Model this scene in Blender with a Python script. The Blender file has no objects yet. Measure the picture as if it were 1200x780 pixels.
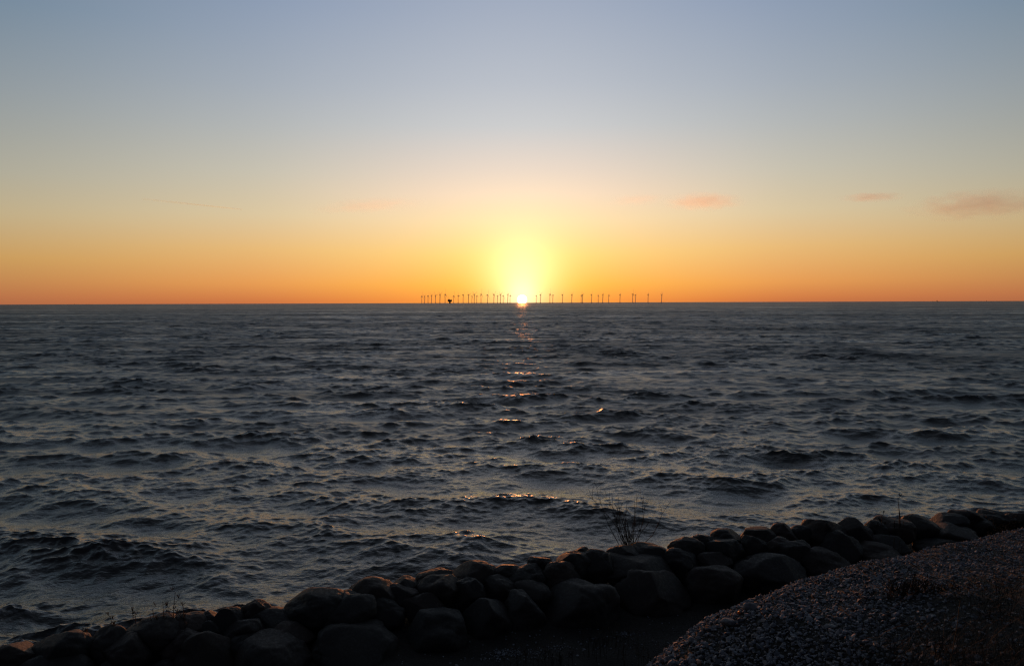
import bpy, bmesh, math, random
import numpy as np
from mathutils import Vector, Matrix, noise

R = math.radians
random.seed(7)
rng = np.random.default_rng(11)
sc = bpy.context.scene
COL = sc.collection

# ------------------------------------------------------------------ camera
F, PW, PH = 915.0, 1200.0, 780.0
EYE = Vector((0, 0, 5.0))
PITCH = math.atan((390 - 354.6) / F)
CAMR = Matrix.Rotation(math.pi / 2 - PITCH, 3, 'X') @ Matrix.Rotation(R(-0.2), 3, 'Z')
cd = bpy.data.cameras.new('camera')
cam = bpy.data.objects.new('camera', cd)
COL.objects.link(cam)
cd.sensor_width = 36
cd.lens = 36 * F / PW
cd.clip_end = 120000
cd.clip_start = 0.05
cam.matrix_world = Matrix.Translation(EYE) @ CAMR.to_4x4()
sc.camera = cam


def ray(px, py):
    return CAMR @ Vector(((px - 600) / F, -(py - 390) / F, -1))


def at_depth(px, py, Y):
    d = ray(px, py)
    return EYE + d * (Y / d.y)


# ------------------------------------------------------------------ helpers
def lin(c):
    return [((v / 255) / 12.92 if v <= 10 else ((v / 255 + .055) / 1.055) ** 2.4) for v in c]


def tag(o, label=None, cat=None, group=None, kind=None):
    if label: o['label'] = label
    if cat: o['category'] = cat
    if group: o['group'] = group
    if kind: o['kind'] = kind
    return o


def mesh_obj(name, verts, faces, mat, parent=None, smooth=True):
    me = bpy.data.meshes.new(name)
    me.from_pydata([tuple(v) for v in verts], [], faces)
    if smooth:
        me.polygons.foreach_set('use_smooth', [True] * len(me.polygons))
    me.materials.append(mat)
    o = bpy.data.objects.new(name, me)
    COL.objects.link(o)
    if parent: o.parent = parent
    return o


def np_mesh(name, co, tris, mat, smooth=True, k=3):
    """fast mesh from arrays: co (n,3), polygons (m,k)"""
    me = bpy.data.meshes.new(name)
    me.vertices.add(len(co))
    me.vertices.foreach_set('co', np.ascontiguousarray(co, np.float32).ravel())
    m = len(tris)
    me.loops.add(m * k)
    me.polygons.add(m)
    me.loops.foreach_set('vertex_index', np.ascontiguousarray(tris, np.int32).ravel())
    me.polygons.foreach_set('loop_start', np.arange(0, m * k, k, dtype=np.int32))
    me.polygons.foreach_set('loop_total', np.full(m, k, np.int32))
    me.polygons.foreach_set('use_smooth', np.full(m, smooth, bool))
    me.update()
    me.validate()
    me.materials.append(mat)
    o = bpy.data.objects.new(name, me)
    COL.objects.link(o)
    return o


def empty(name, loc, rz=0):
    o = bpy.data.objects.new(name, None)
    COL.objects.link(o)
    o.location = loc
    o.rotation_euler = (0, 0, rz)
    o.empty_display_size = .2
    return o


class NT:
    """tiny node tree builder"""
    def __init__(s, tree):
        s.t = tree
        s.n = tree.nodes
        s.l = tree.links

    def new(s, typ, **kw):
        nd = s.n.new(typ)
        for k, v in kw.items():
            setattr(nd, k, v)
        return nd

    def put(s, sock, v):
        if isinstance(v, bpy.types.NodeSocket):
            s.l.new(v, sock)
        elif v is not None:
            sock.default_value = v

    def math(s, op, a, b=None, c=None, clamp=False):
        nd = s.new('ShaderNodeMath', operation=op, use_clamp=clamp)
        s.put(nd.inputs[0], a); s.put(nd.inputs[1], b); s.put(nd.inputs[2], c)
        return nd.outputs[0]

    def vmath(s, op, a, b=None, scale=None):
        nd = s.new('ShaderNodeVectorMath', operation=op)
        s.put(nd.inputs[0], a); s.put(nd.inputs[1], b)
        if scale is not None: s.put(nd.inputs['Scale'], scale)
        return nd.outputs['Value'] if op in ('DOT_PRODUCT', 'LENGTH') else nd.outputs[0]

    def maprange(s, v, a, b, c=0., d=1., mode='SMOOTHSTEP'):
        nd = s.new('ShaderNodeMapRange', interpolation_type=mode)
        s.put(nd.inputs[0], v)
        for i, x in enumerate((a, b, c, d)): s.put(nd.inputs[i + 1], x)
        return nd.outputs[0]

    def ramp(s, v, stops, interp='LINEAR'):
        nd = s.new('ShaderNodeValToRGB')
        cr = nd.color_ramp
        cr.interpolation = interp
        while len(cr.elements) < len(stops): cr.elements.new(.5)
        for e, (p, c) in zip(cr.elements, sorted(stops)):
            e.position = p
            e.color = tuple(c) + (1,)
        s.put(nd.inputs[0], v)
        return nd.outputs[0]

    def mix(s, f, a, b, blend='MIX'):
        nd = s.new('ShaderNodeMix', data_type='RGBA', blend_type=blend)
        s.put(nd.inputs[0], f); s.put(nd.inputs[6], a); s.put(nd.inputs[7], b)
        return nd.outputs[2]

    def noise(s, vec, scale, detail=2, rough=.5, dist=0., out=0):
        nd = s.new('ShaderNodeTexNoise')
        s.put(nd.inputs['Vector'], vec)
        nd.inputs['Scale'].default_value = scale
        nd.inputs['Detail'].default_value = detail
        nd.inputs['Roughness'].default_value = rough
        nd.inputs['Distortion'].default_value = dist
        return nd.outputs[out]


def material(name):
    m = bpy.data.materials.new(name)
    m.use_nodes = True
    t = NT(m.node_tree)
    b = t.n['Principled BSDF']
    return m, t, b


# ------------------------------------------------------------------ sky and sun
SUN_AZ = math.atan((612 - 600) / F)
SUN_EL = R(0.22)
SUN_DIR = Vector((math.sin(SUN_AZ) * math.cos(SUN_EL), math.cos(SUN_AZ) * math.cos(SUN_EL), math.sin(SUN_EL)))
wd = bpy.data.worlds.new('World')
sc.world = wd
wd.use_nodes = True
w = NT(wd.node_tree)
bg = w.n['Background']
tc = w.new('ShaderNodeTexCoord')
sep = w.new('ShaderNodeSeparateXYZ')
w.l.new(tc.outputs['Generated'], sep.inputs[0])
X, Y, Z = sep.outputs
zz = w.math('MAXIMUM', Z, 0.0)
az = w.math('ABSOLUTE', w.math('SUBTRACT', w.math('ARCTAN2', X, Y), SUN_AZ))
S0 = [(0, (246, 150, 62)), (.006, (250, 160, 66)), (.022, (255, 184, 76)), (.06, (255, 213, 126)), (.103, (255, 224, 174)),
      (.135, (250, 222, 193)), (.166, (231, 214, 198)), (.218, (200, 202, 203)), (.267, (183, 189, 198)), (.36, (158, 169, 188)),
      (.5, (146, 152, 163)), (.72, (104, 110, 121)), (1, (49, 52, 58))]
S18 = [(0, (196, 114, 68)), (.005, (208, 124, 70)), (.025, (228, 156, 86)), (.067, (229, 184, 119)), (.108, (217, 197, 159)),
       (.158, (198, 192, 175)), (.208, (179, 182, 181)), (.255, (164, 172, 182)), (.345, (140, 155, 178)),
       (.5, (126, 135, 148)), (.72, (88, 96, 108)), (1, (49, 52, 58))]
S33 = [(0, (170, 104, 70)), (.009, (180, 113, 74)), (.05, (194, 151, 90)), (.096, (186, 168, 131)), (.14, (168, 164, 147)),
       (.185, (152, 155, 150)), (.228, (138, 147, 152)), (.31, (110, 131, 149)), (.5, (94, 106, 118)), (.72, (68, 76, 88)), (1, (49, 52, 58))]
SB = [(0, (34, 32, 38)), (.1, (44, 40, 46)), (.25, (40, 42, 52)), (.55, (30, 37, 52)), (1, (49, 52, 58))]


def sky_ramp(stops):
    return w.ramp(zz, [(p, lin(c)) for p, c in stops])


sky = w.mix(w.maprange(az, 0.0, R(21)), sky_ramp(S0), sky_ramp(S18))
sky = w.mix(w.maprange(az, R(13), R(40)), sky, sky_ramp(S33))
sky = w.mix(w.maprange(az, R(34), R(125)), sky, sky_ramp(SB))
# the aureole of the low sun in the air round it, then the disc itself
dv = w.new('ShaderNodeCombineXYZ')
for i in range(3): dv.inputs[i].default_value = SUN_DIR[i]
dirn = w.vmath('NORMALIZE', tc.outputs['Generated'])
dlen = w.vmath('LENGTH', w.vmath('SUBTRACT', dirn, dv.outputs[0]))      # chord = angle for small angles


def lobe(sig_deg, up_deg, col):
    c_ = w.new('ShaderNodeCombineXYZ')
    e_ = SUN_EL + R(up_deg)
    for i, q_ in enumerate((math.sin(SUN_AZ) * math.cos(e_), math.cos(SUN_AZ) * math.cos(e_), math.sin(e_))): c_.inputs[i].default_value = q_
    d_ = w.vmath('LENGTH', w.vmath('SUBTRACT', dirn, c_.outputs[0]))
    g = w.math('EXPONENT', w.math('MULTIPLY', w.math('POWER', w.math('DIVIDE', d_, R(sig_deg)), 2.0), -1.0))
    return w.vmath('SCALE', col, scale=g)


for sg, up, c in ((1.2, .2, (.4, .4, .3)), (2.55, 1.5, (.3, .46, .34)), (4.9, 1.4, (.12, .17, .02))):
    sky = w.mix(1.0, sky, lobe(sg, up, c), 'ADD')
disc = w.maprange(dlen, R(.29), R(.37), 1.0, 0.0)
sky = w.mix(1.0, sky, w.vmath('SCALE', (9., 8., 6.5), scale=disc), 'ADD')
nsk = w.new('ShaderNodeTexSky', sky_type='NISHITA', sun_disc=False)
nsk.sun_elevation = SUN_EL
nsk.sun_rotation = SUN_AZ
nsk.ozone_density = 2
sky = w.mix(1.0, sky, w.vmath('SCALE', nsk.outputs[0], scale=.02), 'ADD')
w.l.new(sky, bg.inputs[0])
bg.inputs[1].default_value = 1.0
wd.cycles.sampling_method = 'MANUAL'
wd.cycles.sample_map_resolution = 2048

sl = bpy.data.lights.new('sun', 'SUN')
sl.energy = 1.2
sl.angle = R(.53)
sl.color = (1, .31, .085)
so = bpy.data.objects.new('sun', sl)
COL.objects.link(so)
LAMP_DIR = Vector((math.sin(SUN_AZ), math.cos(SUN_AZ), math.tan(R(0.45))))
so.rotation_euler = (-LAMP_DIR).to_track_quat('-Z', 'Y').to_euler()
so.location = (0, 40, 30)

# ------------------------------------------------------------------ shore geometry (metres)
CA = Vector((-5.8, 8.8)); CB = Vector((9.2, 14.1))          # crest line of the boulder bank
U = (CB - CA).normalized(); N = Vector((-U.y, U.x))          # along, seaward
BA = Vector((1.0, 5.4)); BV = (Vector((5.2, 8.0)) - BA).normalized(); BM = Vector((BV.y, -BV.x))


def sstep(x, a, b):
    t = np.clip((x - a) / (b - a), 0, 1)
    return t * t * (3 - 2 * t)


def shore(x, y):
    s = (x - CA.x) * N.x + (y - CA.y) * N.y
    q = (x - BA.x) * BV.x + (y - BA.y) * BV.y
    b = (x - BA.x) * BM.x + (y - BA.y) * BM.y
    return s, q, b


def ridge(q):
    return np.interp(q, [-30, -8, -3, -1, 0, .76, 1.75, 2.93, 4.94, 9, 40], [1.7, 1.8, 1.9, 2.05, 2.40, 2.68, 2.77, 2.73, 2.64, 2.6, 2.6])


def ground_z(x, y):
    x = np.asarray(x, float); y = np.asarray(y, float)
    s, q, b = shore(x, y)
    low = np.interp(s, [-40, -2.2, -1.3, 0, .8, 3.2, 6, 40], [.8, .78, .8, .92, .45, -1.0, -1.6, -3])
    top = ridge(q) + .12 * np.maximum(b, 0)
    k = sstep(b, -1.7 , .12)
    k = k ** .8
    k = np.where(s > -.2, k * sstep(-s, -1.2, .2), k)
    z = low + (np.maximum(top, low) - low) * k
    z = z + .03 * np.sin(x * 2.3 + 1.3 * np.sin(y * 1.7)) * np.sin(y * 2.9 + x) + .012 * np.sin(x * 7.1 + y * 3) * np.sin(y * 8.3 - x * 2)
    return z


# ------------------------------------------------------------------ materials
def rock_mat():
    m, t, b = material('boulder_stone')
    oi = t.new('ShaderNodeObjectInfo')
    co = t.new('ShaderNodeTexCoord').outputs['Object']
    rnd = t.new('ShaderNodeVectorMath', operation='ADD')
    t.l.new(co, rnd.inputs[0])
    cmb = t.new('ShaderNodeCombineXYZ')
    for i in range(3): t.l.new(t.math('MULTIPLY', oi.outputs['Random'], 37.0 + 11 * i), cmb.inputs[i])
    t.l.new(cmb.outputs[0], rnd.inputs[1])
    v = rnd.outputs[0]
    n1 = t.noise(v, 3.2, 5, .6, .4)
    n2 = t.noise(v, 26, 4, .65)
    n3 = t.noise(v, 95, 2, .6)
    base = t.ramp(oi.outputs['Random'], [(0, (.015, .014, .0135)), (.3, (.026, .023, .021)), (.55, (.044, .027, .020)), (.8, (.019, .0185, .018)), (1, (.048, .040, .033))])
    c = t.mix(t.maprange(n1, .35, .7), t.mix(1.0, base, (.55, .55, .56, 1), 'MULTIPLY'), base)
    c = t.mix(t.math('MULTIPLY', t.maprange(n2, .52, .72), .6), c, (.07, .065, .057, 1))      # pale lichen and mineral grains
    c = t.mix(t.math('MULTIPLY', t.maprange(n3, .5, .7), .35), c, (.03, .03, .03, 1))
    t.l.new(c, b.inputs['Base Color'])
    t.l.new(t.maprange(n2, .3, .7, .62, .9), b.inputs['Roughness'])
    bp = t.new('ShaderNodeBump')
    bp.inputs['Distance'].default_value = .02
    bp.inputs['Strength'].default_value = .6
    h = t.math('ADD', t.math('MULTIPLY', n1, .7), t.math('ADD', t.math('MULTIPLY', n2, .5), t.math('MULTIPLY', n3, .15)))
    t.l.new(h, bp.inputs['Height'])
    t.l.new(bp.outputs[0], b.inputs['Normal'])
    return m


def plain(name, col, rough=.8, var=.3, scale=20, metal=0):
    m, t, b = material(name)
    co = t.new('ShaderNodeTexCoord').outputs['Object']
    n = t.noise(co, scale, 3)
    c = t.mix(t.maprange(n, .3, .7), tuple(x * (1 - var) for x in col) + (1,), tuple(x * (1 + var) for x in col) + (1,))
    t.l.new(c, b.inputs['Base Color'])
    b.inputs['Roughness'].default_value = rough
    b.inputs['Metallic'].default_value = metal
    return m


def soil_mat():
    m, t, b = material('dark_soil')
    co = t.new('ShaderNodeTexCoord').outputs['Object']
    n1 = t.noise(co, 1.6, 5, .6)
    n2 = t.noise(co, 34, 4, .7)
    c = t.mix(t.maprange(n1, .35, .65), (.013, .012, .0105, 1), (.027, .024, .021, 1))
    c = t.mix(t.math('MULTIPLY', t.maprange(n2, .5, .7), .5), c, (.06, .056, .05, 1))
    t.l.new(c, b.inputs['Base Color'])
    b.inputs['Roughness'].default_value = .95
    bp = t.new('ShaderNodeBump')
    bp.inputs['Distance'].default_value = .04
    t.l.new(n2, bp.inputs['Height'])
    t.l.new(bp.outputs[0], b.inputs['Normal'])
    return m


def gravel_mat():
    m, t, b = material('gravel_stone')
    at = t.new('ShaderNodeAttribute', attribute_name='tint')
    co = t.new('ShaderNodeTexCoord').outputs['Object']
    n = t.noise(co, 60, 3)
    c = t.ramp(at.outputs['Fac'], [(0, (.048, .053, .064)), (.35, (.12, .131, .155)), (.7, (.21, .226, .262)), (.9, (.18, .19, .21)), (1, (.38, .40, .44))])
    c = t.mix(t.math('MULTIPLY', t.maprange(n, .4, .7), .3), c, (.12, .12, .12, 1))
    t.l.new(c, b.inputs['Base Color'])
    b.inputs['Roughness'].default_value = .75
    return m


def water_mat():
    m, t, b = material('sea_water')
    b.inputs['IOR'].default_value = 1.333
    at = t.new('ShaderNodeAttribute', attribute_name='chop')
    co = t.new('ShaderNodeTexCoord').outputs['Object']
    # gusts: patches of rougher and smoother water, long across the wind
    gm = t.new('ShaderNodeMapping')
    gm.inputs['Scale'].default_value = (.3, 1, 1)
    t.l.new(co, gm.inputs[0])
    gust = t.math('ADD', t.math('MULTIPLY', t.noise(gm.outputs[0], .22, 5, .7), .6), t.math('MULTIPLY', t.noise(gm.outputs[0], .02, 4, .7), .5))
    t.l.new(t.math('MULTIPLY', at.outputs['Fac'], t.maprange(gust, .40, .70, .5, 1.35, 'LINEAR')), b.inputs['Roughness'])
    mp = t.new('ShaderNodeMapping')
    mp.inputs['Rotation'].default_value = (0, 0, R(-8))
    mp.inputs['Scale'].default_value = (.55, 1, 1)
    t.l.new(co, mp.inputs[0])
    h = t.math('ADD', t.math('MULTIPLY', t.noise(mp.outputs[0], 5, 3, .55, .6), .55),
               t.math('MULTIPLY', t.noise(mp.outputs[0], 19, 3, .55, .5), .22))
    fo = t.new('ShaderNodeAttribute', attribute_name='foam')
    fm = t.math('MULTIPLY', fo.outputs['Fac'], t.maprange(t.noise(co, 9, 5, .7), .42, .66))
    t.l.new(t.mix(fm, (.029, .029, .028, 1), (.42, .44, .46, 1)), b.inputs['Base Color'])
    bp = t.new('ShaderNodeBump')
    bp.inputs['Distance'].default_value = .044
    bp.inputs['Strength'].default_value = 1
    t.l.new(h, bp.inputs['Height'])
    t.l.new(bp.outputs[0], b.inputs['Normal'])
    return m


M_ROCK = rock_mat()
M_SOIL = soil_mat()
M_GRAVEL = gravel_mat()
M_WATER = water_mat()
M_TWIG = plain('dark_twig', (.018, .013, .010), .85)
M_STALK = plain('dry_stalk', (.06, .042, .025), .85)
M_GRASS = plain('dry_grass_blade', (.024, .019, .012), .9, .5, 6)
M_SHRUBLEAF = plain('russet_leaf', (.13, .055, .018), .8, .5, 9)
M_TURB = plain('turbine_paint', (.7, .7, .7), .5, .03, .1)
M_STEEL = plain('dark_steel', (.16, .15, .14), .6, .2, .2)
M_HULL = plain('ship_hull', (.05, .05, .06), .6, .2, .1)
M_SHIPW = plain('ship_white', (.4, .4, .4), .6, .1, .1)

# ------------------------------------------------------------------ ground sheet
gx = np.concatenate([np.linspace(-90, -14, 40)[:-1], np.arange(-14, 18, .09), np.linspace(18, 90, 40)])
gy = np.concatenate([np.linspace(-60, -3, 30)[:-1], np.arange(-3, 20, .09), np.linspace(20, 70, 26)])
GX, GY = np.meshgrid(gx, gy)
GZ = ground_z(GX, GY)
ny, nx = GX.shape
idx = np.arange(nx * ny).reshape(ny, nx)
quads = np.stack([idx[:-1, :-1], idx[:-1, 1:], idx[1:, 1:], idx[1:, :-1]], -1).reshape(-1, 4)
g = np_mesh('ground', np.stack([GX, GY, GZ], -1).reshape(-1, 3), quads, M_SOIL, True, 4)
tag(g, 'dark bare soil of the shore path and bank', kind='structure')

# ------------------------------------------------------------------ sea: directional wind waves on a fan that reaches the horizon
rows = [8.0]
while rows[-1] < 1200:
    r = rows[-1]
    rows.append(r + max(.018, min(r * r / 9500, r * .0032)))
while rows[-1] < 60000:
    rows.append(rows[-1] * 1.06)
rr = np.array(rows)
aa = np.concatenate([np.linspace(-62, -38, 90)[:-1], np.linspace(-38, 38, 1350), np.linspace(38, 62, 90)[1:]]) * math.pi / 180
RR, AA = np.meshgrid(rr, aa, indexing='ij')
WX = (RR * np.sin(AA)).ravel().astype(np.float32)
WY = (RR * np.cos(AA)).ravel().astype(np.float32)
dr = np.gradient(rr)
da = np.interp(aa, aa, np.gradient(aa))
DRG = np.broadcast_to(dr[:, None], RR.shape).ravel().astype(np.float32)
DAG = (RR * da[None, :]).ravel().astype(np.float32)
LP, BSAT = 5.4, .0145
lams = np.geomspace(14, .13, 270)
dlnk = math.log(lams[0] / lams[1])
dx = np.zeros_like(WX); dy = np.zeros_like(WX); dz = np.zeros_like(WX); lost = np.full_like(WX, .0006); fold = np.zeros_like(WX)
# wind gusts: bands of livelier and calmer chop
gp = [(rng.uniform(0, 6.28), math.cos(t_) / l_, math.sin(t_) / l_) for l_, t_ in zip(rng.uniform(1.2, 9, 14), rng.normal(-1.6, .9, 14))]
gust = sum(np.sin(a_ + b_ * WX + c_ * WY) for a_, b_, c_ in gp) / math.sqrt(7)
gust = np.clip(1 + .13 * gust, .6, 1.45).astype(np.float32)
mod = gust
done = False
for lam in lams:
    k = 2 * math.pi / lam
    if lam < 1.3 and not done:            # short waves ride on the long ones: livelier on the crests
        mod = (gust * np.clip(1.0 + .26 * dz / max(1e-6, float(np.std(dz[:len(dz) // 3]))), .62, 1.6)).astype(np.float32)
        done = True
    peak = math.exp(-1.1 * (lam / LP) ** 3) * (1 + .6 * math.exp(-(math.log(lam / LP * 1.25) / .35) ** 2))
    mss = BSAT * dlnk * peak * (1.0 if lam > 2 else .95 if lam > .9 else 1.2)
    a = math.sqrt(2 * mss) / k
    spread = 26 if lam > 2.5 else 48
    th = R(-97 + rng.normal(0, spread))
    ux, uy = math.cos(th), math.sin(th)
    cell = np.sqrt((DRG * uy) ** 2 + (DAG * ux) ** 2)
    f = np.clip((lam / cell - 1.8) / 1.6, 0, 1)
    keep = np.nonzero(f > 0)[0]
    lost += mss * (1 - f * f)
    if not len(keep): continue
    ph = (k * (ux * WX[keep] + uy * WY[keep]) + rng.uniform(0, 6.283)).astype(np.float32)
    af = a * f[keep] * mod[keep]
    sn = np.sin(ph) * af
    cs = np.cos(ph) * af
    dz[keep] += cs
    q_ = 1.0 if lam > .6 else .7
    dx[keep] -= q_ * ux * sn
    dy[keep] -= q_ * uy * sn
    if lam > .5: fold[keep] += k * cs
lost += .030 * np.clip((np.hypot(WX, WY) - 25) / 120, 0, 1)
rough = np.clip(np.sqrt(np.sqrt(lost)), .09, .62)
co = np.stack([WX + dx, WY + dy, dz], -1)
nr, na = RR.shape
idx = np.arange(nr * na, dtype=np.int32).reshape(nr, na)
quads = np.stack([idx[:-1, :-1], idx[1:, :-1], idx[1:, 1:], idx[:-1, 1:]], -1).reshape(-1, 4)
sea = np_mesh('water', co, quads[:, ::-1], M_WATER, True, 4)
at = sea.data.attributes.new('chop', 'FLOAT', 'POINT')
at.data.foreach_set('value', rough.astype(np.float32))
at = sea.data.attributes.new('foam', 'FLOAT', 'POINT')
at.data.foreach_set('value', np.maximum(sstep(fold, .50, .85), .55 * sstep(fold, -.05, .35) * np.exp(-((((WX - CA.x) * N.x + (WY - CA.y) * N.y) - 4.2) / 1.6) ** 2)).astype(np.float32))
tag(sea, 'choppy dark grey sea reaching to the horizon', kind='structure')

# ------------------------------------------------------------------ boulders
ICO = {}


def ico(sub):
    if sub not in ICO:
        bm = bmesh.new()
        bmesh.ops.create_icosphere(bm, subdivisions=sub, radius=1)
        ICO[sub] = ([v.co.copy() for v in bm.verts], [[v.index for v in f.verts] for f in bm.faces])
        bm.free()
    return ICO[sub]


SLOPE = .5


def bank_point(px, py):
    d = ray(px, py)
    n3 = Vector((N.x, N.y, 0))
    c0 = (EYE - Vector((CA.x, CA.y, 0))).dot(n3)
    t = (px / 1200)
    zc = 1.16 + .22 * t
    k = (zc - EYE.z + SLOPE * c0) / (d.z - SLOPE * d.dot(n3))
    return EYE + d * k


def rock_shape(seed, boxy, cuts, lump=.17):
    cuts += 2
    rs = random.Random(seed)
    off = Vector((rs.uniform(-50, 50), rs.uniform(-50, 50), rs.uniform(-50, 50)))
    vs, fs = ico(5)
    planes = []
    for _ in range(cuts):
        n = Vector((rs.uniform(-1, 1), rs.uniform(-1, .4), rs.uniform(-.3, 1))).normalized()
        planes.append((n, rs.uniform(.7, .9)))
    out = []
    for v in vs:
        p = Vector([math.copysign(abs(c) ** boxy, c) for c in v])
        p *= 1 / max(1, p.length ** .35)
        r = 1 + lump * noise.noise(v * 1.1 + off) * 1.6 + lump * .42 * noise.noise(v * 2.7 + off) + lump * .16 * noise.noise(v * 7 + off) + .012 * noise.noise(v * 18 + off) - .05 * max(0, .12 - abs(noise.noise(v * 1.7 - off))) / .12 * .6
        p = p * r
        for n, d in planes:
            e = p.dot(n) - d
            if e > 0: p = p - n * (e * .86)
        out.append(p)
    return out, fs


def boulder(i, cx, top, wpx, hpx, rot, boxy, cuts, label):
    P = bank_point(cx, top + hpx * .5)
    sc_ = (P - EYE).dot(CAMR @ Vector((0, 0, -1))) / F
    vs, fs = rock_shape(i * 13 + 5, boxy, cuts)
    vs = [Vector((p.x, p.y, p.z)) for p in vs]
    rm = Matrix.Rotation(R(-rot), 3, 'Y')
    a, c, b = wpx * .5 * sc_, (wpx * .42) * sc_, hpx * .5 * sc_ * 1.02
    c = min(max(c, b * .8), b * 2.2)
    pts = [rm @ Vector((p.x * a, p.y * c, p.z * b)) for p in vs]
    # fit the outline to its measured width and height
    x0, x1 = min(p.x for p in pts), max(p.x for p in pts)
    z0, z1 = min(p.z for p in pts), max(p.z for p in pts)
    fx, fz = wpx * sc_ / (x1 - x0), hpx * sc_ / (z1 - z0)
    pts = [Vector(((p.x - (x0 + x1) / 2) * fx, p.y, (p.z - (z0 + z1) / 2) * fz)) for p in pts]
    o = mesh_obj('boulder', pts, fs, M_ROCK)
    o.location = P
    # turn square to the line of sight so that its broad side faces the path
    o.rotation_euler = (0, 0, -math.atan2(P.x, P.y))
    return tag(o, label, 'boulder', 'boulders of the shore bank')


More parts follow.
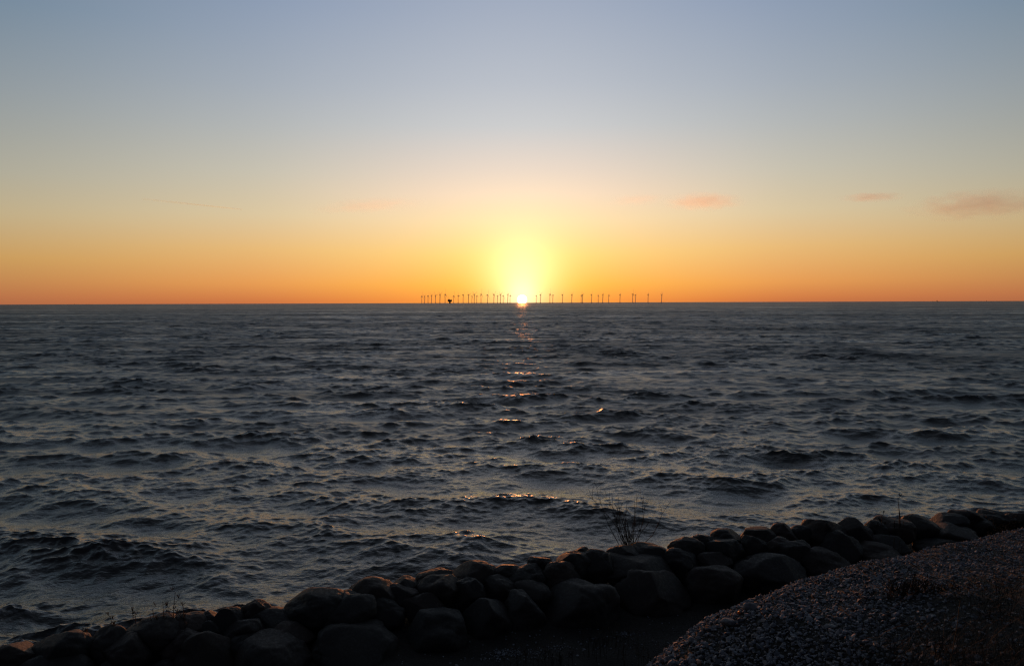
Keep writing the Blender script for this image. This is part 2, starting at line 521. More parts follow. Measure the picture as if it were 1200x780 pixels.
# cx, top, width, full height, tilt, boxiness, cuts, label
B = [
 (18, 750, 62, 44, 0, .9, 1, 'low rounded boulder at the far left end of the bank beside the water'),
 (76, 738, 76, 52, 6, .95, 1, 'broad dark domed boulder, second along the waterline from the left end'),
 (130, 733, 56, 46, -4, .95, 0, 'dark boulder with short dry stems growing on it, left of the large oval one'),
 (182, 721, 78, 48, 3, .95, 0, 'large oval mottled boulder under the tall dry weed stalks'),
 (224, 717, 52, 38, -8, .95, 1, 'sloping boulder just right of the tall dry weed stalks'),
 (246, 715, 30, 26, 0, .9, 0, 'small dark stone at the waterline left of the peaked boulder'),
 (267, 710, 42, 46, 0, 1, 1, 'peaked dark boulder at the waterline, its top a rounded point'),
 (240, 726, 42, 34, -10, .95, 1, 'half hidden boulder below the small dark waterline stone'),
 (288, 723, 52, 42, 4, .95, 0, 'smooth round boulder in front of the dark egg shaped waterline one'),
 (219, 735, 58, 46, 18, .95, 0, 'speckled oval boulder in front of the large oval mottled one'),
 (240, 739, 74, 66, 14, .92, 1, 'big dark smooth boulder leaning on the speckled oval one'),
 (150, 742, 56, 56, -12, .95, 1, 'dark humped boulder below the large oval mottled one'),
 (292, 739, 48, 42, 4, .95, 0, 'low boulder with a pale rim behind the big pale rimmed one'),
 (316, 745, 98, 66, 20, .9, 1, 'big smooth boulder with a pale rim sloping down to the left at the bottom edge'),
 (131, 774, 30, 26, 0, .95, 0, 'small pale topped stone at the bottom edge of the bank'),
 (60, 768, 92, 46, 3, .9, 1, 'long dark boulder at the bottom edge near the left corner'),
 (192, 772, 40, 28, -6, .95, 0, 'small dark stone at the bottom edge left of the big dark smooth boulder'),
 (299, 702, 38, 34, 8, .95, 0, 'dark egg shaped boulder against the water behind the flat reddish slab'),
 (320, 712, 68, 28, -6, .82, 2, 'flat reddish slab lying between rounded boulders'),
 (372, 690, 76, 46, 6, .88, 1, 'large dark block shaped boulder rising against the water, left part of bank'),
 (404, 694, 74, 50, 10, .92, 0, 'wide domed boulder in front of the flat topped waterline one'),
 (437, 677, 62, 42, 2, .82, 2, 'flat topped dark boulder against the water left of the pale faceted stone'),
 (340, 729, 60, 34, -3, .85, 1, 'low flat topped boulder behind the big pale rimmed one'),
 (416, 731, 104, 66, 2, .78, 1, 'big square shouldered boulder with a flat top at the foot of the bank'),
 (358, 714, 34, 22, -14, .9, 2, 'small wedge of stone beside the flat reddish slab'),
 (471, 683, 46, 30, 14, .85, 3, 'pale reddish faceted stone with a peaked top'),
 (452, 700, 46, 42, 0, .98, 0, 'round ball shaped boulder above the big square shouldered one'),
 (496, 694, 50, 38, -14, .95, 1, 'dark sloping boulder right of the ball shaped one'),
 (517, 674, 58, 42, 0, .95, 1, 'round dark boulder left of the tilted loaf shaped one'),
 (509, 667, 46, 24, 6, .92, 1, 'low dark stone at the waterline behind the round dark boulder'),
 (474, 676, 36, 22, 0, .9, 1, 'low dark stone against the water behind the pale reddish faceted one'),
 (509, 714, 80, 62, 3, .8, 1, 'large square topped boulder right of the big square shouldered one'),
 (550, 678, 44, 44, 34, .85, 1, 'tilted loaf shaped boulder with a pale upper edge'),
 (557, 658, 54, 32, 8, .92, 1, 'smooth dark boulder at the waterline above the tilted loaf shaped one'),
 (592, 660, 42, 26, -6, .92, 1, 'low sloping boulder at the waterline where the sun glitter meets the bank'),
 (612, 662, 56, 32, 20, .86, 2, 'angular dark boulder sloping down to the left behind the humped ones'),
 (634, 651, 34, 26, 2, .95, 0, 'small dark dome at the waterline left of the bush'),
 (655, 657, 54, 44, 6, .98, 0, 'round spotted boulder in front of the small dark waterline dome'),
 (586, 674, 44, 36, 0, .92, 1, 'reddish topped boulder right of the tilted loaf shaped one'),
 (622, 679, 52, 40, -16, .92, 1, 'boulder sloping down to the right above the humped one'),
 (572, 698, 66, 60, 6, .9, 1, 'large low boulder touching the foot of the peaked hump one'),
 (612, 693, 56, 62, -8, .92, 1, 'tall hump shaped boulder with a pointed crown at the foot of the bank'),
 (681, 681, 92, 68, 4, .95, 0, 'largest rounded boulder with pale patches at the foot below the bush'),
 (672, 645, 44, 36, 0, .95, 1, 'dark boulder at the waterline left of the bush'),
 (702, 644, 42, 42, 4, .92, 1, 'dark boulder between the waterline and the pink lit slab'),
 (681, 641, 24, 18, 0, .95, 0, 'small rounded stone showing over the dark boulder left of the bush'),
 (747, 651, 86, 36, -6, .8, 3, 'long flat slab with a pink lit left face below the bush'),
 (730, 639, 40, 26, 4, .9, 1, 'low dark stone at the left foot of the bare bush'),
 (757, 637, 56, 28, -3, .9, 1, 'wide low stone that the bare bush grows behind'),
 (764, 666, 92, 66, -6, .92, 0, 'large smooth boulder with a pale top in front of the pink lit slab'),
 (804, 629, 44, 36, 3, .9, 1, 'dark dome against the water right of the bare bush'),
 (796, 642, 48, 44, 0, .92, 1, 'dark boulder between the large pale topped one and the striped one'),
 (823, 625, 30, 24, 0, .92, 0, 'small dark stone at the waterline right of the dark dome'),
 (850, 619, 40, 24, 0, .82, 1, 'flat low stone at the waterline above the striped boulder'),
 (847, 630, 50, 38, 12, .9, 1, 'sloping boulder with pale stripes across its face'),
 (835, 645, 48, 34, -8, .9, 1, 'smooth boulder with a pale sloping edge under the striped one'),
 (882, 625, 38, 40, -4, .9, 0, 'upright dark boulder right of the striped one'),
 (889, 618, 42, 28, 10, .9, 1, 'boulder with a red tinged upper edge at the waterline'),
 (912, 628, 44, 40, -6, .92, 1, 'dark boulder below the round dome by the water, right half of bank'),
 (919, 612, 36, 32, 0, .98, 0, 'round dark dome at the waterline in the right half of the bank'),
 (834, 661, 72, 56, 0, .88, 0, 'big low boulder with a broad smooth crown left of the gravel'),
 (898, 649, 90, 58, -4, .88, 0, 'biggest dark boulder touching the ridge of the gravel heap'),
 (922, 631, 58, 42, 8, .9, 2, 'boulder with two pale ridges behind the biggest dark one'),
 (936, 615, 28, 26, -8, .92, 0, 'small dark stone tucked right of the round waterline dome'),
 (965, 606, 56, 42, 12, .9, 2, 'tall dark boulder with a sloping left side at the waterline'),
 (1002, 607, 44, 38, -10, .92, 1, 'rounded dark boulder right of the tall one at the waterline'),
 (985, 621, 58, 44, 2, .96, 0, 'smooth ball of a boulder in front of the two tall waterline ones'),
 (965, 642, 66, 52, -6, .85, 1, 'big square boulder standing at the edge of the gravel ridge'),
 (1030, 636, 72, 34, 2, .85, 1, 'long pale boulder lying along the gravel ridge with dry stems before it'),
 (1026, 609, 34, 26, 0, .9, 0, 'greyish dim boulder left of the tall dry stems'),
 (1040, 626, 56, 28, 0, .88, 1, 'dark flat boulder behind the long pale one'),
 (1047, 607, 48, 30, 0, .72, 1, 'flat topped block behind the tall dry stems on the right'),
 (1076, 603, 46, 32, 4, .9, 1, 'reddish brown boulder just right of the tall dry stems'),
 (1112, 613, 64, 30, 4, .9, 0, 'wide dome of a boulder above the gravel near the right edge'),
 (1096, 631, 50, 22, 6, .9, 0, 'low pale stone half sunk in the gravel ridge'),
 (1131, 596, 40, 28, 0, .85, 1, 'dark flat boulder at the waterline left of the long ridge stone'),
 (1112, 602, 44, 24, 0, .88, 1, 'low dark boulder behind the wide dome near the right edge'),
 (1166, 598, 48, 26, -2, .78, 1, 'long low ridge stone at the waterline near the right edge'),
 (1196, 599, 36, 26, 0, .85, 1, 'dark stone at the right edge of the photo by the water'),
 (1146, 606, 36, 24, 4, .9, 1, 'dark stone behind the russet shrub'),
]
for i, row in enumerate(B):
    boulder(i, *row)

# two loose grey stones and the glowing chip on the ridge of the gravel
def loose_stone(px, py, wpx, hpx, label, mat, name='stone', seed=3, Y=None, cat='stone', group=None):
    P = at_depth(px, py, Y)
    P.z = float(ground_z(P.x, P.y)) if Y is None else P.z
    s = Y / F
    vs, fs = ico(3)
    off = Vector((seed * 3.1, seed * 1.7, 4))
    rs_ = random.Random(seed)
    cutp = [(Vector((rs_.gauss(0, 1), rs_.gauss(0, 1), rs_.gauss(.3, 1))).normalized(), rs_.uniform(.6, .85)) for _ in range(6)]
    pts = []
    for v in vs:
        r = 1 + .4 * noise.noise(v * 1.3 + off) + .12 * noise.noise(v * 4 + off)
        for c_, d_ in cutp: r = min(r, d_ / max(.05, v.dot(c_))) if v.dot(c_) > .3 else r
        pts.append(Vector((v.x * wpx * .5 * s, v.y * wpx * .45 * s, v.z * hpx * .5 * s)) * r)
    o = mesh_obj(name, pts, fs, mat)
    o.location = P
    return tag(o, label, cat, group)


M_GREY = plain('pale_grey_stone', (.15, .15, .16), .75, .3, 40)
M_PINK = plain('pinkish_stone', (.42, .24, .17), .7, .2, 30)
mo, to, bo = material('orange_glass')
bo.inputs['Base Color'].default_value = (.9, .28, .03, 1)
bo.inputs['Roughness'].default_value = .35
tr = to.new('ShaderNodeBsdfTranslucent')
tr.inputs[0].default_value = (.6, .24, .03, 1)
mx = to.new('ShaderNodeMixShader')
mx.inputs[0].default_value = .7
out = to.n['Material Output']
to.l.new(bo.outputs[0], mx.inputs[1]); to.l.new(tr.outputs[0], mx.inputs[2]); to.l.new(mx.outputs[0], out.inputs[0])


def on_ground(px, py):
    d = ray(px, py)
    k = 2.0
    for _ in range(4000):
        p = EYE + d * k
        if p.z <= float(ground_z(p.x, p.y)): return p, k
        k += .01
    return p, k


for (px, py, wp, hp, lab, mt, nm, sd, ct) in (
        (879, 711, 17, 13, 'pale grey rounded stone on the ridge of the gravel heap, right of the orange chip', M_GREY, 'stone', 3, 'stone'),
        (853, 728, 18, 11, 'flat pale stone at the gravel edge just below the orange chip', M_GREY, 'stone', 8, 'stone'),
        (811, 750, 15, 9, 'grey stone sticking out from the lower end of the gravel edge', M_GREY, 'stone', 12, 'stone'),
        (1198, 615, 12, 15, 'pale grey stone standing at the right edge on top of the gravel', M_GREY, 'stone', 21, 'stone'),
        (819, 775, 8, 7, 'small pinkish pebble at the bottom edge among the gravel', M_PINK, 'pebble', 5, 'pebble'),
        (866, 717, 4, 5, 'tiny bright orange glassy chip on the gravel edge', mo, 'glass_chip', 9, 'glass chip')):
    P, k = on_ground(px, py + hp * .3)
    o = loose_stone(px, py, wp, hp, lab, mt, nm, sd, P.y, ct)
    o.location = P + Vector((0, 0, .3 * hp * P.y / F))

# ------------------------------------------------------------------ gravel
variants = []
iv, ifc = ico(1)
iv = np.array([tuple(v) for v in iv]); ifc = np.array(ifc)
for s_ in range(7):
    o_ = Vector((s_ * 7.7, 3.1, s_ * 2.2))
    rad = np.array([1 + .5 * noise.noise(Vector(v) * 1.2 + o_) for v in iv])
    vv = iv * rad[:, None]
    for _ in range(7):                                    # broken faces
        n_ = rng.normal(size=3); n_ /= np.linalg.norm(n_)
        e_ = np.maximum(vv @ n_ - rng.uniform(.45, .75), 0)
        vv = vv - e_[:, None] * n_
    variants.append(vv)


def scatter(n, sampler, smin, smax, name, mat, label, lift=.35, sizef=None):
    P = sampler(n)
    n = len(P)
    size = (smin + (smax - smin) * rng.beta(1.2, 4.2, n)) * (sizef(P) if sizef else 1)
    ax = rng.normal(size=(n, 4)); ax /= np.linalg.norm(ax, axis=1)[:, None]
    co_, fc_, tint = [], [], []
    q0, q1, q2, q3 = ax.T
    Rm = np.stack([1 - 2 * (q2**2 + q3**2), 2 * (q1*q2 - q3*q0), 2 * (q1*q3 + q2*q0), 2 * (q1*q2 + q3*q0), 1 - 2 * (q1**2 + q3**2), 2 * (q2*q3 - q1*q0),
                   2 * (q1*q3 - q2*q0), 2 * (q2*q3 + q1*q0), 1 - 2 * (q1**2 + q2**2)], -1).reshape(n, 3, 3)
    asp = np.stack([np.ones(n), rng.uniform(.6, .95, n), rng.uniform(.35, .7, n)], -1)
    zr = rng.uniform(-.1, lift, n)
    nv = len(iv)
    for i in range(n):
        v = variants[i % 7] * (asp[i] * size[i] * .5)
        # mostly lying flat: blend of yaw and a modest random tilt
        yaw = rng.uniform(0, 6.283); ti = rng.normal(0, .45); tj = rng.normal(0, .45)
        cy, sy = math.cos(yaw), math.sin(yaw)
        v = v @ np.array([[cy, sy, 0], [-sy, cy, 0], [0, 0, 1]])
        v = v @ np.array([[1, 0, 0], [0, math.cos(ti), math.sin(ti)], [0, -math.sin(ti), math.cos(ti)]])
        v = v @ np.array([[math.cos(tj), 0, -math.sin(tj)], [0, 1, 0], [math.sin(tj), 0, math.cos(tj)]])
        co_.append(v + P[i] + (0, 0, zr[i] * size[i]))
        fc_.append(ifc + i * nv)
        tint.append(np.full(nv, rng.beta(2, 2)))
    o = np_mesh(name, np.concatenate(co_), np.concatenate(fc_), mat, False, 3)
    a_ = o.data.attributes.new('tint', 'FLOAT', 'POINT')
    a_.data.foreach_set('value', np.concatenate(tint).astype(np.float32))
    return tag(o, label, kind='stuff')


def heap_points(n):
    q = rng.uniform(-1.2, 6.8, n)
    b = rng.uniform(-1.45, 2.3, n)
    x = BA.x + BV.x * q + BM.x * b
    y = BA.y + BV.y * q + BM.y * b
    # thins out where grass takes over towards the near right corner
    d = .30 + .20 * np.sin(q * 2.1) + .12 * np.sin(q * 5.3 + 1)
    edge = 1.15 + .25 * np.sin(q * 1.7 + 1) - .06 * q
    keep = rng.uniform(0, 1, n) > sstep(b, edge - .5, edge + .9) * .93
    return np.stack([x, y, ground_z(x, y)], -1)[keep]


def heap_size(P):
    q = (P[:, 0] - BA.x) * BV.x + (P[:, 1] - BA.y) * BV.y
    return np.interp(q, [-1, 1.2, 3, 6], [1.2, 1.0, .76, .68])


scatter(64000, heap_points, .014, .085, 'gravel', M_GRAVEL, 'heap of loose grey broken gravel on the near right', .35, heap_size)


def patch_points(n):
    out_ = []
    for (px, py, sx, sy) in ((603, 766, .45, .16), (650, 759, .18, .06), (731, 743, .18, .10), (700, 748, .1, .04)):
        P, k = on_ground(px, py)
        m = int(n * sx * sy * 6)
        out_.append(np.stack([rng.normal(P.x, sx * .5, m), rng.normal(P.y, sy * .5, m)], -1))
    P, k = on_ground(700, 757)
    m = n
    out_.append(np.stack([rng.normal(P.x, 1.6, m), rng.normal(P.y, .5, m)], -1))
    p = np.concatenate(out_)
    return np.stack([p[:, 0], p[:, 1], ground_z(p[:, 0], p[:, 1])], -1)


scatter(420, patch_points, .02, .07, 'spilled_gravel', M_GRAVEL, 'pale gravel spilled on the dark path at the foot of the bank', .3)

# ------------------------------------------------------------------ twigs, stalks, grass
class Tubes:
    def __init__(s): s.v, s.f = [], []

    def add(s, pts, r0, r1, sides=4):
        n = len(pts)
        base = len(s.v)
        for i, p in enumerate(pts):
            d = (pts[min(i + 1, n - 1)] - pts[max(i - 1, 0)]).normalized()
            a = d.orthogonal().normalized(); b = d.cross(a)
            r = r0 + (r1 - r0) * i / (n - 1)
            for k in range(sides):
                t = 2 * math.pi * k / sides
                s.v.append(p + a * (r * math.cos(t)) + b * (r * math.sin(t)))
        for i in range(n - 1):
            for k in range(sides):
                k2 = (k + 1) % sides
                s.f.append([base + i * sides + k, base + i * sides + k2, base + (i + 1) * sides + k2, base + (i + 1) * sides + k])

    def build(s, name, mat, loc):
        o = mesh_obj(name, s.v, s.f, mat)
        o.location = loc
        return o


def stem(rs, base, dirn, length, bend, n=7):
    pts = [base.copy()]
    d = dirn.normalized()
    for i in range(n):
        d = (d + Vector((rs.gauss(0, bend), rs.gauss(0, bend), rs.gauss(.05, bend * .5)))).normalized()
        pts.append(pts[-1] + d * (length / n))
    return pts


def bare_shrub(px, py, hpx, wpx, nst, label, cat='bush', name='bare_bush', mat=M_TWIG, seed=1, thick=.8, back=.25):
    rs = random.Random(seed)
    P = bank_point(px, py)
    s = P.y / F
    h = hpx * s; wd_ = wpx * s
    t = Tubes()
    for i in range(nst):
        a = rs.uniform(-1, 1)
        dirn = Vector((a * wd_ / h * .85, rs.gauss(0, .4), 1))
        L = h * (rs.uniform(.35, .85) if i > 5 else rs.uniform(.85, 1.1)) * (1 - .12 * abs(a))
        st = stem(rs, Vector((rs.gauss(0, .03), rs.gauss(0, .03), -.25 * h)), dirn, L * 1.2, .11, 9)
        t.add(st, .0085 * thick, .0028 * thick)
        for _ in range(rs.randint(3, 6)):
            k = rs.randint(2, 8)
            bd = (st[k] - st[k - 1]).normalized() + Vector((rs.gauss(0, .5), rs.gauss(0, .4), .2))
            t.add(stem(rs, st[k], bd, L * rs.uniform(.15, .36), .12, 4), .0045 * thick, .002 * thick, 3)
    o = t.build(name, mat, P + Vector((0, back, 0)))
    return tag(o, label, cat)


bare_shrub(742, 641, 92, 66, 28, 'bare twiggy bush rising from the boulders against the water', seed=4)


def dry_stalks(px, py, stalks, label, seed, mat=M_TWIG, thick=.006, pt=None):
    """stalks: (dx px, height px, umbels)"""
    rs = random.Random(seed)
    P = pt if pt is not None else bank_point(px, py)
    s = P.y / F
    t = Tubes()
    for dxp, hp, head in stalks:
        st = stem(rs, Vector((dxp * s, rs.gauss(0, .04), -.12)), Vector((rs.gauss(0, .08), 0, 1)), hp * s + .12, .03, 8)
        t.add(st, thick, thick * .5)
        for j in range(head):
            k = rs.randint(4, 8)
            bd = Vector((rs.choice((-1, 1)) * rs.uniform(.4, 1), rs.gauss(0, .3), rs.uniform(.4, 1)))
            br = stem(rs, st[k], bd, hp * s * rs.uniform(.08, .2), .1, 3)
            t.add(br, thick * .5, thick * .35, 3)
            for _ in range(3):
                t.add(stem(rs, br[-1], Vector((rs.gauss(0, .6), rs.gauss(0, .4), 1)), .05, .1, 2), thick * .45, thick * .7, 3)
    o = t.build('dry_weed', mat, P + Vector((0, -.12, 0)))
    return tag(o, label, 'weed', 'dry weeds of the shore')


dry_stalks(204, 738, [(0, 50, 5), (-5, 40, 3), (-14, 32, 6), (16, 34, 3), (22, 22, 2), (-40, 26, 4), (8, 26, 2)], 'tall dry weed stalks on the large oval boulder at left', 1)
dry_stalks(136, 742, [(0, 24, 5), (4, 16, 2)], 'single branching dry weed at the waterline left of the oval boulder', 2)
dry_stalks(102, 748, [(0, 18, 1), (5, 17, 1), (-6, 10, 0)], 'two short thin dry stems at the far left of the bank', 3)
dry_stalks(1049, 628, [(0, 46, 1), (3, 34, 0), (-5, 22, 0), (7, 20, 0), (-16, 26, 4), (-20, 18, 3), (12, 14, 0)], 'tall thin dry stems standing on the right half of the bank', 4, M_TWIG, .009)
dry_stalks(1044, 650, [(0, 26, 1), (4, 22, 0), (-5, 24, 0), (8, 14, 0), (-9, 16, 0)], 'low brown stems in front of the long pale boulder', 5, M_STALK)
dry_stalks(1199, 605, [(0, 14, 1), (-3, 9, 0)], 'short dry stem at the right edge by the water', 6)
for (px, py, hh, n_, sd, lab) in ((612, 772, 26, 16, 31, 'scrubby dry weeds growing through the pale gravel at the bottom edge'),
                                  (690, 765, 30, 14, 32, 'dark thin weeds on the path between the two gravel patches'),
                                  (725, 752, 22, 14, 33, 'low thin weeds at the right hand gravel patch on the path'),
                                  (650, 772, 20, 12, 34, 'low dry weeds at the bottom edge right of the scrubby ones'),
                                  (760, 772, 24, 12, 35, 'thin dark weeds beside the lower end of the gravel heap')):
    P, k = on_ground(px, py)
    rs = random.Random(sd)
    dry_stalks(px, py, [(rs.gauss(0, 20), hh * rs.uniform(.4, 1.1), rs.randint(0, 4)) for _ in range(n_)], lab, sd, M_STALK if sd % 2 else M_TWIG, .004, P)

# russet shrub at the right end of the bank
rs = random.Random(9)
P = bank_point(1166, 624)
root = empty('russet_shrub', P)
tag(root, 'small russet leafed shrub between boulders and gravel at right', 'shrub')
t = Tubes(); lv, lf = [], []
for i in range(40):
    st = stem(rs, Vector((rs.gauss(0, .12), rs.gauss(0, .08), -.15)), Vector((rs.gauss(0, .6), rs.gauss(0, .4), 1)), rs.uniform(.22, .48), .12, 6)
    t.add(st, .005, .002, 3)
    for k in range(2, 7):
        for _ in range(7):
            c = st[k] + Vector((rs.gauss(0, .025), rs.gauss(0, .025), rs.gauss(0, .025)))
            a = Vector((rs.gauss(0, 1), rs.gauss(0, 1), rs.gauss(0, 1))).normalized() * .014
            b2 = a.orthogonal().normalized() * .008
            n0 = len(lv)
            lv += [c - a, c + b2, c + a, c - b2]
            lf.append([n0, n0 + 1, n0 + 2, n0 + 3])
mesh_obj('stem', t.v, t.f, M_TWIG, root)
mesh_obj('foliage', lv, lf, M_SHRUBLEAF, root, False)

# dry grass over the near right corner
def grass_blades(n):
    v, f = [], []
    rs = random.Random(77)
    while n > 0:
        q = rs.uniform(-.5, 6); b = rs.uniform(.75, 3.0)
        if rs.random() > float(sstep(np.array(b), .8, 1.7)) * .95 + .03: continue
        x = BA.x + BV.x * q + BM.x * b; y = BA.y + BV.y * q + BM.y * b
        if noise.noise(Vector((x * 2.2, y * 2.2, 5))) < -.18: continue
        z = float(ground_z(x, y))
        L = rs.uniform(.08, .30)
        d = Vector((rs.gauss(.25, .55), rs.gauss(0, .55), rs.uniform(.25, .9))).normalized()
        side = d.cross(Vector((0, 0, 1))).normalized() * rs.uniform(.0012, .0026)
        p = Vector((x, y, z - .01))
        n0 = len(v)
        for k in range(4):
            t_ = k / 3
            wv = side * (1 - t_ * .85)
            v += [p - wv, p + wv]
            p = p + d * (L / 3)
            d = (d + Vector((rs.gauss(0, .15), rs.gauss(0, .15), -.22))).normalized()
        for k in range(3):
            f.append([n0 + 2 * k, n0 + 2 * k + 1, n0 + 2 * k + 3, n0 + 2 * k + 2])
        n -= 1
    return v, f


v, f = grass_blades(22000)
o = mesh_obj('dry_grass', v, f, M_GRASS)
tag(o, 'dry brown grass over the near right corner of the bank', kind='stuff')
for (px, py, hh, lab, sd) in ((1098, 770, 78, 'tall pale grass stalk standing up from the gravel near the bottom right', 51),
                              (1190, 770, 50, 'bent dry stalk at the bottom right edge', 52),
                              (1072, 748, 16, 'short pale grass stalk left of the tall one on the gravel', 53)):
    P, k = on_ground(px, py)
    dry_stalks(px, py, [(0, hh, 1)], lab, sd, M_STALK, .0035, P)
# dark clump of plants in the middle of the gravel
P, k = on_ground(1066, 690)
rs = random.Random(5)
dry_stalks(1066, 690, [(rs.gauss(0, 18), rs.uniform(5, 16), 2) for _ in range(60)], 'low dark clump of weeds in the middle of the gravel heap', 61, M_TWIG, .004, P)

# ------------------------------------------------------------------ wind farm, platform, ships
def ring(z, r, n=10, cx=0, cy=0):
    return [Vector((cx + r * math.cos(2 * math.pi * k / n), cy + r * math.sin(2 * math.pi * k / n), z)) for k in range(n)]


def lathe(prof, n=10):
    vs, fs = [], []
    for z, r in prof: vs += ring(z, r, n)
    for i in range(len(prof) - 1):
        for k in range(n):
            fs.append([i * n + k, i * n + (k + 1) % n, (i + 1) * n + (k + 1) % n, (i + 1) * n + k])
    fs.append(list(range(n))[::-1]); fs.append([(len(prof) - 1) * n + k for k in range(n)])
    return vs, fs


def boxes(lst, bev=None):
    bm = bmesh.new()
    for (cx, cy, cz, sx, sy, sz) in lst:
        r = bmesh.ops.create_cube(bm, size=1, matrix=Matrix.Translation((cx, cy, cz)) @ Matrix.Diagonal((sx, sy, sz, 1)))
    if bev: bmesh.ops.bevel(bm, geom=list(bm.edges), offset=bev, segments=2, affect='EDGES')
    me = bpy.data.meshes.new('m')
    bm.to_mesh(me); bm.free()
    return me


HUB = 68.0


def make_turbine():
    root = empty('wind_turbine', (0, 0, 0))
    vs, fs = lathe([(-4, 5.5), (3.5, 5.5), (3.6, 2.1), (30, 1.8), (HUB - 1.8, 1.3)], 14)
    mesh_obj('tower', vs, fs, M_TURB, root)
    me = boxes([(0, 2.2, HUB, 3.8, 11, 4.0)], .6)
    me.materials.append(M_TURB)
    nc = bpy.data.objects.new('nacelle', me); COL.objects.link(nc); nc.parent = root
    vs, fs = lathe([(-2.2, 1.6), (0, 1.9), (1.6, 1.2), (2.4, .2)], 12)
    hub = mesh_obj('hub', [Vector((v.x, -v.z - 4.6, v.y + HUB)) for v in vs], fs, M_TURB, root)
    # one aerofoil blade, 46 m
    st = [(1, 1.0, 1.0, .9), (5, 1.5, .8, .6), (10, 1.75, .45, .35), (25, 1.2, .28, .15), (40, .7, .15, .04), (46.5, .15, .05, 0)]
    bv, bf = [], []
    for (r_, c_, th_, tw) in st:
        for k in range(8):
            t_ = 2 * math.pi * k / 8
            x, y = c_ * math.cos(t_), th_ * math.sin(t_)
            bv.append(Vector((x * math.cos(tw) - y * math.sin(tw), x * math.sin(tw) + y * math.cos(tw), r_)))
    for i in range(len(st) - 1):
        for k in range(8):
            bf.append([i * 8 + k, i * 8 + (k + 1) % 8, (i + 1) * 8 + (k + 1) % 8, (i + 1) * 8 + k])
    bf.append([(len(st) - 1) * 8 + k for k in range(8)])
    bl = mesh_obj('blade', bv, bf, M_TURB, root)
    bl.location = (0, -5.0, HUB)
    for k in (1, 2):
        c = bl.copy(); COL.objects.link(c); c.parent = root
    return root


TURB = make_turbine()
# px, hub height in px above the horizon, rotor phase in degrees, label
lft = ['leftmost', 'second from the left end', 'third from the left end', 'fourth from the left end', 'fifth from the left end']
T = [
 (494.3, 8.0, 10, 'slim wind turbine on the horizon, leftmost of the whole row'),
 (497.5, 7.8, 50, 'slim wind turbine on the horizon, second from the left end of the row'),
 (501.6, 8.3, 20, 'slim wind turbine on the horizon, third from the left end of the row'),
 (505.6, 8.7, 60, 'slim wind turbine on the horizon, fourth from the left end of the row'),
 (510.3, 8.8, 75, 'slim wind turbine on the horizon, fifth from the left end of the row'),
 (515.5, 9.8, 60, 'wind turbine just left of the one with its blade straight up'),
 (521.6, 9.9, 0, 'tallest looking wind turbine, one blade straight up, left of the offshore platform'),
 (531.7, 8.1, 15, 'wind turbine next to the offshore platform on its right side'),
 (536.9, 8.6, 95, 'second wind turbine to the right of the offshore platform'),
 (542.7, 9.1, 40, 'third wind turbine to the right of the offshore platform'),
 (549.0, 9.3, 70, 'fourth wind turbine to the right of the offshore platform'),
 (553.0, 7.8, 30, 'faint small wind turbine, fifth to the right of the offshore platform'),
 (555.7, 9.7, 60, 'sixth wind turbine right of the offshore platform, taller than both neighbours'),
 (558.7, 7.9, 100, 'short faint wind turbine, seventh to the right of the offshore platform'),
 (563.7, 9.9, 8, 'tall wind turbine with a raised blade, eighth right of the offshore platform'),
 (571.3, 9.2, 20, 'lone wind turbine in the yellow glow, seventh left of the sun disc'),
 (578.7, 9.5, 45, 'wind turbine in the yellow glow, sixth left of the sun disc'),
 (583.0, 8.0, 80, 'short wind turbine in the yellow glow, fifth left of the sun disc'),
 (586.4, 9.6, 60, 'wind turbine in the yellow glow, fourth left of the sun disc'),
 (589.7, 8.0, 25, 'short wind turbine in the yellow glow, third left of the sun disc'),
 (595.0, 9.7, 65, 'wind turbine in the bright glow, second left of the sun disc'),
 (597.7, 8.4, 100, 'thin pale wind turbine, nearest to the sun disc on its left'),
 (628.4, 8.2, 30, 'thin pale wind turbine, nearest to the sun disc on its right'),
 (633.3, 9.3, 60, 'dark wind turbine, second right of the sun disc'),
 (644.4, 9.7, 12, 'wind turbine with a raised blade, third right of the sun disc'),
 (647.8, 8.6, 80, 'short wind turbine close beside a taller one, fourth right of the sun disc'),
 (659.0, 8.9, 50, 'wind turbine standing alone, fifth right of the sun disc'),
 (670.0, 9.2, 60, 'wind turbine standing alone, sixth right of the sun disc'),
 (681.0, 8.2, 100, 'left one of the closest pair of wind turbines right of the sun'),
 (682.5, 9.1, 70, 'right one of the closest pair of wind turbines right of the sun'),
 (693.0, 9.1, 35, 'ninth wind turbine counted back from the right end of the row'),
 (701.0, 8.2, 20, 'eighth wind turbine counted back from the right end of the row'),
 (706.3, 9.2, 60, 'seventh wind turbine counted back from the right end of the row'),
 (713.3, 8.3, 95, 'sixth wind turbine counted back from the right end of the row'),
 (726.5, 9.0, 45, 'fifth wind turbine counted back from the right end of the row'),
 (741.4, 9.5, 5, 'wind turbine with raised blade, left one of the pair near the right end'),
 (744.6, 8.5, 70, 'shorter wind turbine, right of the pair near the right end of the row'),
 (759.4, 9.0, 60, 'last but one wind turbine at the right end of the row'),
 (775.2, 9.1, 62, 'rightmost wind turbine, standing alone at the end of the row'),
]
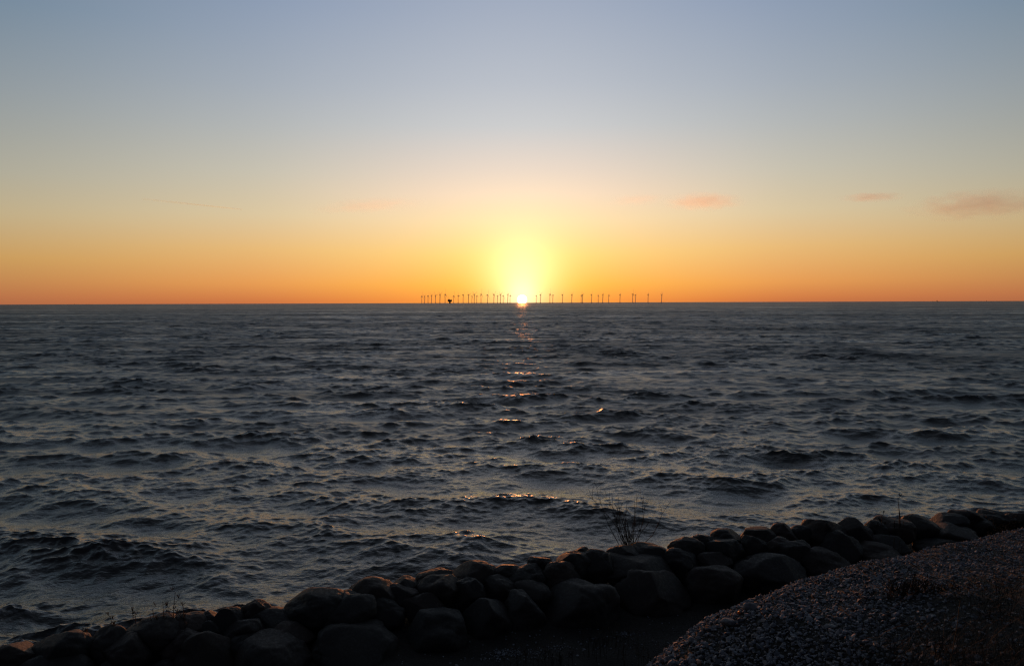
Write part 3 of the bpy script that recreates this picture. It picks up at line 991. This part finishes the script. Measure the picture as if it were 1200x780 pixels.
for i, (px, hp, phs, lab) in enumerate(T):
    Yd = (HUB - EYE.z) * F / hp
    hy = 354.6 - (px - 600) * math.tan(R(.2))
    P = at_depth(px, hy, Yd)
    if i == 0:
        o = TURB
    else:
        o = TURB.copy(); COL.objects.link(o)
        for ch in TURB.children:
            c = ch.copy(); COL.objects.link(c); c.parent = o
    o.location = (P.x, P.y, 0)
    o.rotation_euler = (0, 0, R(72 + rng.uniform(-6, 6)))
    bl = [c for c in o.children if c.name.startswith('blade')]
    for k, c in enumerate(bl):
        c.location = (0, -5.0, HUB)
        c.rotation_euler = (0, R(phs + 120 * k), 0)
    tag(o, lab, 'wind turbine', 'wind turbines of the offshore farm')

# transformer platform among the turbines
P = at_depth(527.2, 354.8, 6100)
pf = empty('transformer_platform', (P.x, P.y, 0))
tag(pf, 'dark boxy offshore platform on a pedestal among the left hand turbines', 'platform')
vs, fs = lathe([(-4, 8), (4, 8), (8, 5.5), (12, 6.5), (15, 10)], 14)
mesh_obj('pedestal', vs, fs, M_STEEL, pf)
for nm, lst in (('topside', [(0, 0, 22.5, 32, 22, 13)]), ('deck', [(0, 0, 15.4, 36, 25, 1.0), (0, 0, 29.6, 35, 24, .8)]), ('cabin', [(-6, 2, 32.5, 10, 8, 5)]), ('mast', [(-13, 0, 42, .9, .9, 26), (-13, 0, 53, 5, .6, .6)])):
    me = boxes(lst, .15); me.materials.append(M_STEEL)
    o = bpy.data.objects.new(nm, me); COL.objects.link(o); o.parent = pf


def ship(px, Yd, L, lab, sail=False, hgt=1.0):
    hy = 354.6 - (px - 600) * math.tan(R(.2))
    P = at_depth(px, hy, Yd)
    r_ = empty('sailing_boat' if sail else 'ship', (P.x, P.y, 0), R(rng.uniform(-20, 20)))
    W = L * .16
    sec = [(-.5, .7, 0), (-.3, 1, 0), (.25, 1, 0), (.42, .6, .2), (.52, .05, .5)]
    vs, fs = [], []
    dk = L * .055
    for (x, wv, rise) in sec:
        for (yy, z) in ((-1, dk + rise * dk), (-.7, -1), (.7, -1), (1, dk + rise * dk)):
            vs.append(Vector((x * L, yy * W * .5 * wv, z)))
    for i in range(len(sec) - 1):
        for k in range(4):
            fs.append([i * 4 + k, i * 4 + (k + 1) % 4, (i + 1) * 4 + (k + 1) % 4, (i + 1) * 4 + k])
    fs += [[0, 1, 2, 3], [16, 17, 18, 19]]
    mesh_obj('hull', vs, fs, M_HULL, r_, False)
    if sail:
        vs = [Vector(v) for v in ((0, -.08, dk + 1), (-L * .42, -.1, dk + 1.2), (0, -.05, L * 1.25), (0, .08, dk + 1), (-L * .42, .1, dk + 1.2), (0, .05, L * 1.25))]
        mesh_obj('mainsail', vs, [[0, 1, 2], [3, 5, 4], [0, 3, 4, 1], [1, 4, 5, 2], [0, 2, 5, 3]], M_HULL, r_, False)
        vs, fs = lathe([(dk, .25), (L * 1.3, .15)], 8)
        mesh_obj('mast', vs, fs, M_HULL, r_)
    else:
        for nm, lst in (('superstructure', [(-L * .33, 0, dk + L * .06 * hgt, L * .2, W * .8, L * .12 * hgt), (-L * .33, 0, dk + L * .14 * hgt, L * .13, W * .7, L * .05 * hgt)]),
                        ('mast', [(-L * .33, 0, dk + L * .2 * hgt, L * .012, L * .012, L * .12), (L * .3, 0, dk + L * .07, L * .012, L * .012, L * .12)]),
                        ('cargo_hatch', [(L * .05, 0, dk + L * .02, L * .4, W * .7, L * .03)])):
            me = boxes(lst, .08); me.materials.append(M_HULL)
            o = bpy.data.objects.new(nm, me); COL.objects.link(o); o.parent = r_
    return tag(r_, lab, 'sailing boat' if sail else 'ship')


ship(87.2, 7800, 11, 'tiny dark sail on the horizon far to the left of the wind farm', True)
ship(1099.2, 8200, 34, 'small dark ship with a high superstructure on the horizon at right', False, 2.2)
ship(1093.3, 8000, 10, 'tiny sail on the horizon just left of the small dark ship', True)
ship(1156.3, 7900, 11, 'tiny dark sail on the horizon nearest the right edge', True)

# ------------------------------------------------------------------ clouds and contrail (thin volumes far off)
def cloud(px, py, wpx, hpx, tilt, lab, tau=.5, seed=1, Yd=24000, name='cloud', cat='cloud', col=(1, .97, .86), nscale=2.6):
    P = at_depth(px, py, Yd)
    s = Yd / F
    a, c, b = wpx * .66 * s, wpx * .4 * s, hpx * .66 * s
    vs, fs = ico(4)
    off = Vector((seed * 5.1, 2, seed))
    pts = []
    for v_ in vs:
        r_ = 1 + .15 * noise.noise(v_ * 2 + off)
        pts.append(Vector((v_.x * a, v_.y * c, v_.z * b)) * r_)
    m = bpy.data.materials.new('cloud_vapour')
    m.use_nodes = True
    t = NT(m.node_tree)
    t.n.remove(t.n['Principled BSDF'])
    pv = t.new('ShaderNodeVolumePrincipled')
    pv.inputs['Color'].default_value = col + (1,)
    pv.inputs['Anisotropy'].default_value = .68
    oc = t.new('ShaderNodeTexCoord').outputs['Object']
    mp = t.new('ShaderNodeMapping')
    mp.inputs['Scale'].default_value = (1 / a, 1 / c, 1 / b)
    t.l.new(oc, mp.inputs[0])
    rad = t.vmath('LENGTH', mp.outputs[0])
    mp2 = t.new('ShaderNodeMapping')
    mp2.inputs['Scale'].default_value = (1.3, 1.3, .8)
    mp2.inputs['Rotation'].default_value = (0, R(12), 0)
    mp2.inputs['Location'].default_value = tuple(off)
    t.l.new(mp.outputs[0], mp2.inputs[0])
    n = t.noise(mp2.outputs[0], nscale, 4, .6)
    edge = t.maprange(t.math('ADD', rad, t.math('MULTIPLY', t.math('SUBTRACT', n, .5), -2.0)), .05, 1.0, 1.0, 0.0)
    t.l.new(t.math('MULTIPLY', edge, tau / c), pv.inputs['Density'])
    t.l.new(pv.outputs[0], t.n['Material Output'].inputs['Volume'])
    o = mesh_obj(name, pts, fs, m)
    o.location = P
    o.rotation_euler = Matrix.Rotation(R(-tilt), 3, 'Y').to_euler()
    return tag(o, lab, cat)


cloud(1152, 240, 140, 29, 2, 'largest pink cloud, a flat oval at the right edge of the sky', .7, 3)
cloud(825, 236, 76, 18, 1, 'small soft pink cloud to the right above the sun', .6, 8)
cloud(1022, 231, 62, 9, 1, 'thin streak of pink cloud left of the largest one', .55, 12)
cloud(430, 241, 110, 13, 4, 'faint long pink cloud to the left above the sun', .22, 15)
cloud(748, 234, 60, 12, 3, 'faintest wisp of pink cloud between the sun and the small soft one', .14, 19)

# contrail: straight thin streak climbing to the left
def contrail():
    Yd = 22000
    A, Bp = at_depth(166, 233, Yd * 1.0), at_depth(284, 245.5, Yd)
    d = (Bp - A); L = d.length
    vs, fs = lathe([(0, 30), (L * .3, 24), (L * .8, 18), (L, 12)], 12)
    m = bpy.data.materials.new('contrail_vapour')
    m.use_nodes = True
    t = NT(m.node_tree)
    t.n.remove(t.n['Principled BSDF'])
    pv = t.new('ShaderNodeVolumePrincipled')
    pv.inputs['Color'].default_value = (1.2, 2.2, 3.5, 1)  # bluish over-bright colour stands in for the unreddened sunlight at altitude
    pv.inputs['Anisotropy'].default_value = .75
    oc = t.new('ShaderNodeTexCoord').outputs['Object']
    sp = t.new('ShaderNodeSeparateXYZ'); t.l.new(oc, sp.inputs[0])
    along = t.maprange(sp.outputs[2], 0, L, .1, 1.0, 'LINEAR')
    t.l.new(t.math('MULTIPLY', along, .006), pv.inputs['Density'])
    t.l.new(pv.outputs[0], t.n['Material Output'].inputs['Volume'])
    o = mesh_obj('contrail', vs, fs, m)
    o.location = A
    o.rotation_euler = d.to_track_quat('Z', 'Y').to_euler()
    return tag(o, 'thin pale contrail slanting across the left part of the sky', 'contrail')


contrail()

# ------------------------------------------------------------------ render settings
sc.view_settings.view_transform = 'Standard'
sc.view_settings.look = 'None'
sc.view_settings.exposure = 0
sc.view_settings.gamma = 1
cy = sc.cycles
cy.use_denoising = True
cy.denoising_input_passes = 'RGB_ALBEDO_NORMAL'
cy.denoising_prefilter = 'NONE'
cy.denoiser = 'OPENIMAGEDENOISE'
cy.max_bounces = 6
cy.diffuse_bounces = 2
cy.glossy_bounces = 3
cy.transmission_bounces = 3
cy.volume_bounces = 2
cy.sample_clamp_indirect = 3
cy.sample_clamp_direct = 8
cy.filter_width = 1.3
